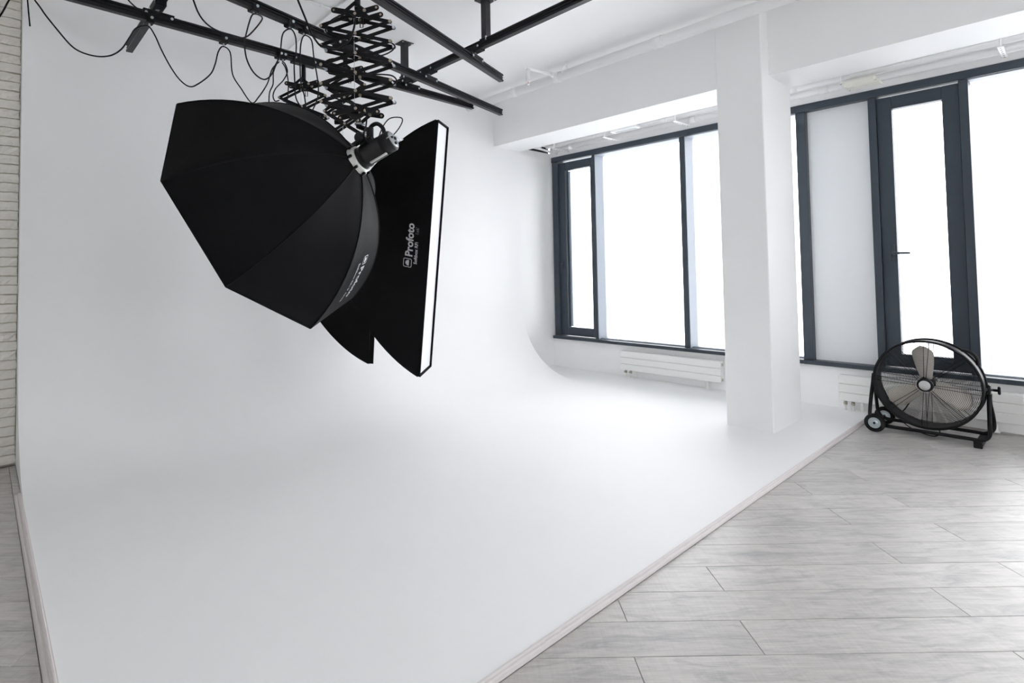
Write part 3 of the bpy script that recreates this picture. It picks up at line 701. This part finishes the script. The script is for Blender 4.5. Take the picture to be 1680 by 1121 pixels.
def omap(x0, v0):
    def fn(x, y):
        u = 0.455 - (x0 + x) / Lr; wdt = (OS(3, u, 1) - OS(3, u, 0)).length; return u, v0 + y / wdt
    return fn
print_on(opan[3], OS, 3, [(ti, fi, omap(0, .47), 'shiny'), (t1, f1, omap(.066, .47), 'shiny'), (t2, f2, omap(.03, .33), 'shiny')], 'shiny', -oc_n)

# tall strip softbox
rim1 = [S1c - S1a * .15 + S1l * .9, S1c - S1a * .15 - S1l * .9, S1c + S1a * .15 - S1l * .9, S1c + S1a * .15 + S1l * .9]
ssb, SS, span = softbox('strip_softbox', 'tall narrow black strip softbox with a white front, right of the octagon', S1c, S1n, S1D, rim1, .078, .80, .55, 18, 12, recess=0.016)
Ls = .56
t1, f1 = text_verts('Profoto', .075, .0022); t2, f2 = text_verts('Softbox RFi', .033, .0006); t3, f3 = text_verts("1x6'", .033, .0003); ti, fi = icon_verts(.062)
L0 = seg_len(SS, 0, .5, 0, 1)
def smap(x0, base):
    def fn(x, y):         # panel 0: v 0 top -> 1 bottom, text runs upwards
        u = (base + y) / L0; tall = (SS(0, u, 1) - SS(0, u, 0)).length; return u, .580 - (x0 + x) / tall
    return fn
print_on(span[0], SS, 0, [(ti, fi, smap(0, .098), 'print'), (t1, f1, smap(.075, .098), 'print'), (t2, f2, smap(.03, .062), 'print'), (t3, f3, smap(.235, .062), 'dimprint')], 'print', -S1n - S1a)

# rectangular softbox behind
rim2 = [S2c - S2a * S2W / 2 + S2l * S2L / 2, S2c - S2a * S2W / 2 - S2l * S2L / 2, S2c + S2a * S2W / 2 - S2l * S2L / 2, S2c + S2a * S2W / 2 + S2l * S2L / 2]
softbox('rectangular_softbox', 'black softbox mostly hidden behind octagon, only its lower corner showing', S2c, S2n, S2D, rim2, .078, .76, .58, 14, 8)

# ------------------------------------------------------------------ flash heads
def flash_head(ring, n, label, mount, full=True):
    z = -n; up = V((0, 0, 1)); y = (up - z * up.dot(z)).normalized(); x = y.cross(z)
    m = Matrix(((x.x, y.x, z.x, ring.x), (x.y, y.y, z.y, ring.y), (x.z, y.z, z.z, ring.z), (0, 0, 0, 1)))
    o = empty('flash_head', ring, label, 'flash', 'studio flash heads')
    b = MB().lathe([(0, .02), (.050, .02), (.060, .024), (.060, .036), (.056, .040), (.056, .050), (.060, .054), (.060, .066), (.055, .070), (.055, .165), (.052, .168), (.052, .172), (.055, .175), (.055, .225), (.050, .232), (.0, .232)], m, 40).build('body', 'head', o)
    MB().lathe([(.0, .231), (.044, .231), (.044, .236), (.0, .236)], m, 32).build('rear_panel', 'lcd', o)
    for kx, ky in ((-.018, .01), (.018, .01), (0, -.022)): MB().cyl((kx, ky, .234), (kx, ky, .244), .008, 14).xf(m).build('dial', 'head', o)
    # carrying handle
    hp = [(0, .05, .20), (0, .085, .205), (0, .118, .19), (0, .128, .165), (0, .120, .14), (0, .088, .128), (0, .05, .128)]
    MB().tube(smooth_path(hp, 5), .011, 10).xf(m).build('handle', 'head', o)
    # rear guard wire
    MB().tube(smooth_path([(.054, .0, .222), (.056, .0, .25), (.045, -.005, .266), (.0, -.02, .268), (-.045, -.005, .266), (-.056, .0, .25), (-.054, .0, .222)], 5), .0028, 6).xf(m).build('guard_wire', 'bolt', o)
    MB().rbox((-.062, -.014, .075), (-.053, .0, .18), .003).xf(Matrix.Rotation(0, 4, 'Z')).xf(m @ Matrix.Rotation(math.radians(62), 4, 'Z')).build('side_rail', 'ring', o)
    # tilt bracket: two cheeks, cross bolt, knob and stand socket
    MB().rbox((-.03, .045, .06), (.03, .075, .135), .006).xf(m).build('tilt_bracket', 'head', o)
    p = m @ V((0, .085, .085)); MB().cyl(p - x * .045, p + x * .045, .013, 14).build('tilt_bolt', 'head', o)
    kb = p - x * .05; MB().lathe([(0, -.012), (.022, -.012), (.026, -.006), (.026, .006), (.022, .012), (0, .012)], Matrix.Translation(kb) @ V((0, 0, 1)).rotation_difference(x).to_matrix().to_4x4(), 12, False).build('tilt_knob', 'head', o)
    mt = V(mount); MB().cyl(mt - V((0, 0, .05)), mt + V((0, 0, .045)), .019, 14).build('stand_socket', 'head', o)
    MB().tube([mt - V((0, 0, .03)), p], .016, 10).build('stand_arm', 'head', o)
    MB().tube([mt + V((0, 0, .02)), mt + V((-.03, .03, .02))], .006, 8).build('socket_screw', 'bolt', o)
    if full:
        tv, tf = text_verts('Profoto', .026, .0004); a0 = math.radians(108)
        pts = [m @ V((.0556 * math.cos(a0 - (q - .01) / .0556 + 0), .0556 * math.sin(a0 - (q - .01) / .0556), .10 + pxx)) for pxx, q in tv]
        # text on the flank that faces the room
        pts = []
        for pxx, q in tv:
            an = math.radians(20) + q / .0556 * 1.0
            pts.append(m @ V((.0558 * math.cos(an), .0558 * math.sin(an), .09 + pxx)))
        MB().add(pts, tf).build('lettering', 'print', b, fix=False)
    return o, m
h1, hm = flash_head(oc_ring, oc_n, 'black studio flash head mounted on the octagonal softbox', mount1)
flash_head(ring1, S1n, 'black studio flash head on the back of the strip softbox, hidden behind octagon', ring1 - S1n * .12 + V((0, 0, .09)), False)
flash_head(ring2, S2n, 'black studio flash head on the hindmost softbox, hidden behind octagon', ring2 - S2n * .12 + V((0, 0, .09)), False)

# ------------------------------------------------------------------ cables
CB = {
 'a1': ([(0.201,3.742,2.736),(0.225,3.743,2.704),(0.248,3.744,2.669),(0.302,3.747,2.601),(0.356,3.750,2.539),(0.398,3.752,2.513),(0.454,3.754,2.504),(0.506,3.757,2.511),(0.556,3.759,2.535),(0.601,3.761,2.583),(0.638,3.763,2.658),(0.669,3.765,2.722),(0.710,3.767,2.753),(0.742,3.768,2.755),(0.775,3.770,2.706),(0.808,3.771,2.632),(0.859,3.774,2.540),(0.911,3.776,2.472),(0.967,3.779,2.442),(1.017,3.781,2.470),(1.091,3.785,2.550),(1.121,3.786,2.626),(1.140,3.787,2.711),(1.170,3.789,2.755),(1.216,3.791,2.726),(1.231,3.792,2.586),(1.286,3.794,2.502),(1.358,3.798,2.419),(1.407,3.800,2.471),(1.466,3.803,2.575),(1.500,3.804,2.685),(1.552,3.807,2.752)], 'black cable hanging in deep loops from the rail nearest the back wall'),
 'a3': ([(1.568,3.795,2.757),(1.592,3.799,2.742),(1.612,3.810,2.695),(1.583,3.808,2.628),(1.526,3.806,2.555),(1.507,3.805,2.500),(1.521,3.805,2.465),(1.551,3.807,2.476)], 'short black cable curled beside the open pantograph'),
 'a4': ([(1.548,3.825,2.757),(1.517,3.822,2.672),(1.513,3.82,2.586),(1.487,3.82,2.513),(1.478,3.803,2.38),(1.485,3.803,2.2)], 'black cable dropping left of the open pantograph behind the octagon'),
 'a5': ([(1.578,3.820,2.757),(1.605,3.822,2.720),(1.625,3.826,2.629),(1.622,3.826,2.525),(1.604,3.809,2.444),(1.60,3.809,2.25)], 'black cable dropping through the left corner of the open pantograph'),
 'b1': ([(0.78,3.115,2.775),(0.817,3.127,2.701),(0.842,3.134,2.646),(0.875,3.142,2.609),(0.924,3.154,2.588),(1.010,3.175,2.582),(1.061,3.188,2.584),(1.126,3.205,2.621),(1.201,3.223,2.726),(1.213,3.226,2.764),(1.171,3.216,2.766),(1.145,3.209,2.739),(1.115,3.202,2.631),(1.104,3.199,2.564),(1.119,3.203,2.479),(1.163,3.214,2.416),(1.224,3.229,2.396),(1.271,3.241,2.434),(1.295,3.247,2.492),(1.331,3.256,2.577),(1.348,3.260,2.700),(1.377,3.267,2.747),(1.416,3.277,2.764),(1.444,3.284,2.720),(1.445,3.284,2.622),(1.432,3.281,2.565),(1.436,3.282,2.431),(1.444,3.284,2.343),(1.487,3.295,2.279),(1.50,3.3,2.2)], 'black cable looping twice under the middle sliding rail'),
 'b2': ([(1.53,3.306,2.2),(1.518,3.303,2.294),(1.505,3.299,2.375),(1.479,3.293,2.459),(1.476,3.292,2.640),(1.489,3.295,2.728),(1.516,3.302,2.764),(1.562,3.313,2.746),(1.579,3.318,2.643),(1.611,3.326,2.481),(1.606,3.324,2.385),(1.568,3.315,2.298)], 'narrow arch of black cable under the middle rail, by the large pantograph'),
 'c1': ([(1.10,2.42,2.80),(1.15,2.60,2.79),(1.199,2.734,2.713),(1.210,2.725,2.675),(1.243,2.694,2.561),(1.262,2.678,2.497),(1.290,2.652,2.439),(1.308,2.635,2.427),(1.341,2.606,2.411),(1.367,2.582,2.414),(1.405,2.548,2.455),(1.424,2.531,2.515),(1.431,2.524,2.573)], 'thick black cable running down into the top of the large pantograph'),
 'e1': ([(0.588,3.600,2.828),(0.618,3.600,2.799),(0.654,3.600,2.775),(0.693,3.600,2.766),(0.739,3.600,2.776),(0.777,3.600,2.813),(0.80,3.600,2.884)], 'short cable loop at the crossing of the left rails'),
 'w1': ([(0.197,4.500,3.24),(0.199,4.500,3.063),(0.206,4.500,3.026),(0.213,4.500,2.941),(0.220,4.500,2.860)], 'single wire end hanging straight by the brick wall'),
 'w2': ([(0.20,4.0,3.24),(0.16,4.000,2.95),(0.117,4.000,2.835),(0.097,4.000,2.784),(0.067,4.000,2.702),(0.0,4.000,2.58),(-0.3,4.0,2.4),(-0.7,4.0,2.75),(-0.8,3.9,3.24)], 'black cable crossing in front of the upper brick wall'),
 'p1': ([(1.431,2.524,2.573),(1.40,2.56,2.60),(1.36,2.64,2.585),(1.345,2.68,2.55),(1.365,2.69,2.53),(1.45,2.60,2.49),(1.55,2.49,2.485),(1.60,2.45,2.465),(1.615,2.44,2.44),(1.57,2.47,2.40),(1.47,2.56,2.375),(1.37,2.66,2.385),(1.345,2.69,2.36),(1.40,2.63,2.325),(1.52,2.52,2.30),(1.60,2.45,2.29),(1.62,2.44,2.255),(1.56,2.49,2.22),(1.43,2.60,2.20),(1.36,2.66,2.185),(1.42,2.60,2.15),(1.475,2.51,2.11),(1.47,2.49,2.02),(1.455,2.49,1.96),(1.47,2.475,1.92),(1.50,2.47,1.93)], 'black cable woven through the arms of the large pantograph'),
 'h1': ([(1.525,2.475,1.93),(1.535,2.44,2.0),(1.56,2.41,2.045),(1.60,2.375,2.05),(1.605,2.36,2.03),(1.585,2.37,1.985),(1.56,2.41,1.94)], 'thin cable arching over the handle of the flash head'),
}
for k, (pts, lab) in CB.items():
    MB().tube(smooth_path(pts, 6), {'c1': .0052, 'w1': .004, 'h1': .003, 'p1': .004}.get(k, .0043), 8).build('cable', 'cable', None, lab, 'cable', 'black cables')

# ------------------------------------------------------------------ radiators
def radiator(y0, y1, label, valve_y, feet, caps=True):
    z0, z1, x0, x1 = .095, .312, 5.49, 5.565
    o = empty('panel_radiator', (5.53, (y0 + y1) / 2, ZP), label, 'radiator', 'low panel radiators under the windows')
    MB().rbox((x0 + .012, y0 + .01, z0 + .005), (x1, y1 - .01, z1 - .006), .003).build('body', 'rad', o)
    h = (z1 - z0) / 3
    for i in range(3): MB().rbox((x0, y0, z0 + h * i + .0018), (x0 + .016, y1, z0 + h * (i + 1) - .0018), .003).build('slat', 'rad', o)
    MB().rbox((x0 + .004, y0 + .004, z1 - .007), (x1, y1 - .004, z1), .002).build('top_grille', 'rad', o)
    for zz in (z0 + .03, z1 - .035):
        MB().cyl((x0 + .035, y0 + .012, zz), (x0 + .035, y0 - .004, zz), .013, 10).build('end_plug', 'brass', o)
    for y in feet:
        f = MB().rbox((x0 + .025, y - .012, .012), (x0 + .05, y + .012, z0 + .01), .003).build('foot', 'rad', o)
        MB().rbox((x0 + .01, y - .025, .0135), (x0 + .065, y + .025, .02), .002).build('foot_plate', 'rad', f)
        MB().cyl((x0 + .005, y + .012, z0 - .004), (x0 + .05, y + .04, z0 - .004), .011, 10).build('foot_clamp', 'rad', f)
    for i, y in enumerate(valve_y):
        p = MB().cyl((x0 + .035, y, .0145), (x0 + .035, y, z0 - .03), .008, 10).build('supply_pipe', 'rad', o)
        MB().cyl((x0 + .035, y, z0 - .035), (x0 + .035, y, z0 + .005), .013, 10).cyl((x0 + .035, y, z0 - .018), (x0 + .005, y, z0 - .018), .010, 10).build('valve', 'brass', p)
    MB().rbox((x0 + .03, valve_y[-1] - .075, .0145), (x0 + .045, valve_y[-1] - .05, z0 + .005), .002).build('wall_bracket', 'rad', o)
    return o
radiator(2.535, 3.705, 'low white panel radiator under the window left of the column', (3.655, 3.59), (2.70,))
radiator(0.372, 1.515, 'low white panel radiator behind the drum fan', (1.475, 1.42), (0.53,))
struct('shadow_strip_right', MB().box((XW - .012, YR, 0), (XW, YE - .04, .012)), 'slab', 'dark strip painting the shadow at the foot of the window wall')  # shadow line at the wall foot, painted as a thin dark strip

# ------------------------------------------------------------------ drum fan
FX, FY, FZ, FR = 5.085, 0.853, 0.378, 0.312
fan = empty('drum_fan', (5.13, 0.85, 0.0), 'black drum floor fan on a wheeled tubular stand', 'fan')
fm = Matrix.Translation((FX, FY, FZ)) @ Matrix(((0, 0, 1, 0), (1, 0, 0, 0), (0, 1, 0, 0), (0, 0, 0, 1)))   # local z -> +X
MB().lathe([(FR - .008, .004), (FR - .003, 0), (FR - .003, .175), (FR - .008, .171), (FR - .008, .004)], fm, 64).build('drum', 'black', fan)
for zz, nm in ((0, 'front_rim'), (.175, 'rear_rim')):
    MB().tube([fm @ V((FR * math.cos(a), FR * math.sin(a), zz)) for a in [2 * math.pi * k / 72 for k in range(72)]], .0085, 10, closed=True).build(nm, 'black', fan)
def guard(zz, dome, nm):
    mb = MB()
    for i in range(27):
        r = .062 + (FR - .012 - .062) * i / 26; d = dome * (1 - (r / FR) ** 2)
        mb.tube([fm @ V((r * math.cos(a), r * math.sin(a), zz + d)) for a in [2 * math.pi * k / 56 for k in range(56)]], .00105, 4, closed=True)
    g = mb.build(nm, 'black', fan)
    for k in range(8):
        a = 2 * math.pi * k / 8 + .05; p = []
        for s_ in (-1, 1):
            pts = []
            for i in range(7):
                r = .05 + (FR - .008 - .05) * i / 6; off = s_ * (.006 + .010 * i / 6)
                pts.append(fm @ V((r * math.cos(a) - off * math.sin(a), r * math.sin(a) + off * math.cos(a), zz + dome * (1 - (r / FR) ** 2) - .003 * (1 if dome < 0 else -1))))
            p.append(pts)
        MB().tube(p[0], .0018, 5).tube(p[1], .0018, 5).build('guard_spoke', 'black', g)
    return g
guard(0.002, -.022, 'front_guard'); guard(.173, .018, 'rear_guard')
MB().lathe([(0, -.032), (.036, -.032), (.046, -.028), (.048, -.02), (.048, .0), (0, .0)], fm, 32).build('guard_hub', 'black', fan)
MB().lathe([(0, -.034), (.034, -.034), (.034, -.031), (0, -.031)], fm, 32).build('badge', 'badge', fan)
MB().lathe([(0, .05), (.045, .05), (.05, .055), (.05, .15), (.04, .16), (0, .16)], fm, 28).build('motor', 'black', fan)
bl = MB(); pr = []
nb = 12; vs = []; fs = []
for i in range(nb + 1):
    t = i / nb; r = .035 + (.262 - .035) * t; wv = .045 + .03 * math.sin(math.pi * min(1, t * 1.05) * .62); wv *= (1 - max(0, (t - .82) / .18) ** 2 * .55)
    for j in range(7):
        s_ = (j / 6 - .5) * 2; tw = math.radians(34 - 14 * t); x = s_ * wv
        vs.append((x * math.cos(tw), r + (.012 * (1 - s_ * s_) * t), .045 + x * math.sin(tw) + .012 * s_ * s_))
for i in range(nb):
    for j in range(6): a = i * 7 + j; fs.append((a, a + 1, a + 8, a + 7))
vs2 = [(x, y, z + .0025) for x, y, z in vs]; nv_ = len(vs); fs2 = [tuple(q + nv_ for q in f[::-1]) for f in fs]
ed = [i for i in range(7)] + [7 * k + 6 for k in range(1, nb + 1)] + [7 * nb + j for j in range(5, -1, -1)] + [7 * k for k in range(nb - 1, 0, -1)]
fs3 = [(ed[k], ed[(k + 1) % len(ed)], ed[(k + 1) % len(ed)] + nv_, ed[k] + nv_) for k in range(len(ed))]
for k in range(3):
    rz = Matrix.Rotation(math.radians(-5 + 120 * k), 4, 'Z')
    MB().add(vs + vs2, fs + fs2 + fs3, True).xf(fm @ rz).build('blade', 'blade', fan)
MB().lathe([(0, .03), (.04, .032), (.045, .045), (.045, .06), (0, .06)], fm, 24).build('blade_hub', 'black', fan)
# stand: two bent tubes meeting at the pivots, spread at the floor
yl, yr, zp = FY + FR + .018, FY - FR - .022, FZ
def stand(dx):
    xb = FX + .09 + dx; xt = FX + .09 + dx * .12
    return smooth_path([(xt, yl, zp + .03), (xt + dx * .1, yl + .004, zp - .03), (xb - dx * .15, yl + .012, .16), (xb, yl + .006, .085), (xb, yl - .035, .048), (xb, yl - .12, .043), (xb, FY, .046), (xb, yr + .12, .047), (xb, yr + .04, .049), (xb, yr + .0, .085), (xb - dx * .1, yr - .004, .16), (xt + dx * .15, yr + .002, zp - .10), (xt, yr, zp - .03)], 6)
for dx in (-.115, .115): MB().tube(stand(dx), .0125, 12).build('stand_tube', 'black', fan)
for y, nm in ((yl, 1), (yr, -1)):
    MB().rbox((FX + .065, y - .007, zp - .06), (FX + .115, y + .007, zp + .035), .004).build('pivot_plate', 'black', fan)
    MB().cyl((FX + .09, y - nm * .02, zp), (FX + .09, y + nm * .02, zp), .009, 12).build('pivot_bolt', 'bolt', fan)
kn = MB().cyl((FX + .09, yr - .005, zp), (FX + .09, yr - .045, zp), .009, 12).build('knob_shaft', 'black', fan)
MB().rbox((FX + .08, yr - .058, zp - .028), (FX + .10, yr - .042, zp + .028), .006).build('tilt_knob', 'black', kn)
for dx in (-.165, .13):
    c = V((FX + .09 + dx, yl - .03, .066)); wm = Matrix.Translation(c) @ Matrix.Rotation(math.pi / 2, 4, 'Y')
    t = MB().lathe([(.040, -.016), (.060, -.018), (.066, -.012), (.066, .012), (.060, .018), (.040, .016), (.040, -.016)], wm, 32).build('wheel', 'rubber', fan)
    MB().lathe([(0, -.014), (.014, -.016), (.02, -.012), (.034, -.012), (.041, -.015), (.041, .015), (.034, .012), (0, .012)], wm, 28).build('wheel_disc', 'zinc', t)
    MB().cyl(c + V((-.022, 0, 0)), c + V((.018, 0, 0)), .008, 10).build('axle_cap', 'black', t)
MB().cyl((FX + .09 - .16, yl - .03, .066), (FX + .09 + .14, yl - .03, .066), .006, 8).build('axle', 'black', fan)
ft = MB().rbox((FX + .09 - .155, yr + .035, .0005), (FX + .09 + .135, yr + .075, .034), .004).build('foot_bar', 'black', fan)
MB().rbox((FX + .09 - .163, yr + .032, 0.0), (FX + .09 - .14, yr + .078, .045), .004).build('end_cap', 'rubber', ft)
# carrying handle on the upper right of the drum
an0, an1 = math.radians(127), math.radians(150)
hpts = []
for i in range(9):
    a = an0 + (an1 - an0) * i / 8; rr = FR + .012 + .028 * math.sin(math.pi * i / 8); hpts.append(fm @ V((rr * math.cos(a), rr * math.sin(a), .09)))
MB().tube(hpts, .010, 8).build('carry_handle', 'rubber', fan)
MB().tube(smooth_path([(FX + .16, FY + .1, FZ - .12), (FX + .2, FY + .16, .15), (FX + .19, FY + .2, .08), (FX + .1, FY + .12, .03), (FX + .02, FY - .02, .012), (FX + .05, FY - .06, .03), (FX + .1, FY - .05, .05)], 6), .004, 6).build('power_cord', 'rubber', fan)

# ------------------------------------------------------------------ outside: pale overcast ground far below
struct('ground', MB().box((XW + 6, -120, -22.2), (XW + 300, 200, -22)), 'snow', 'pale ground far below the windows')
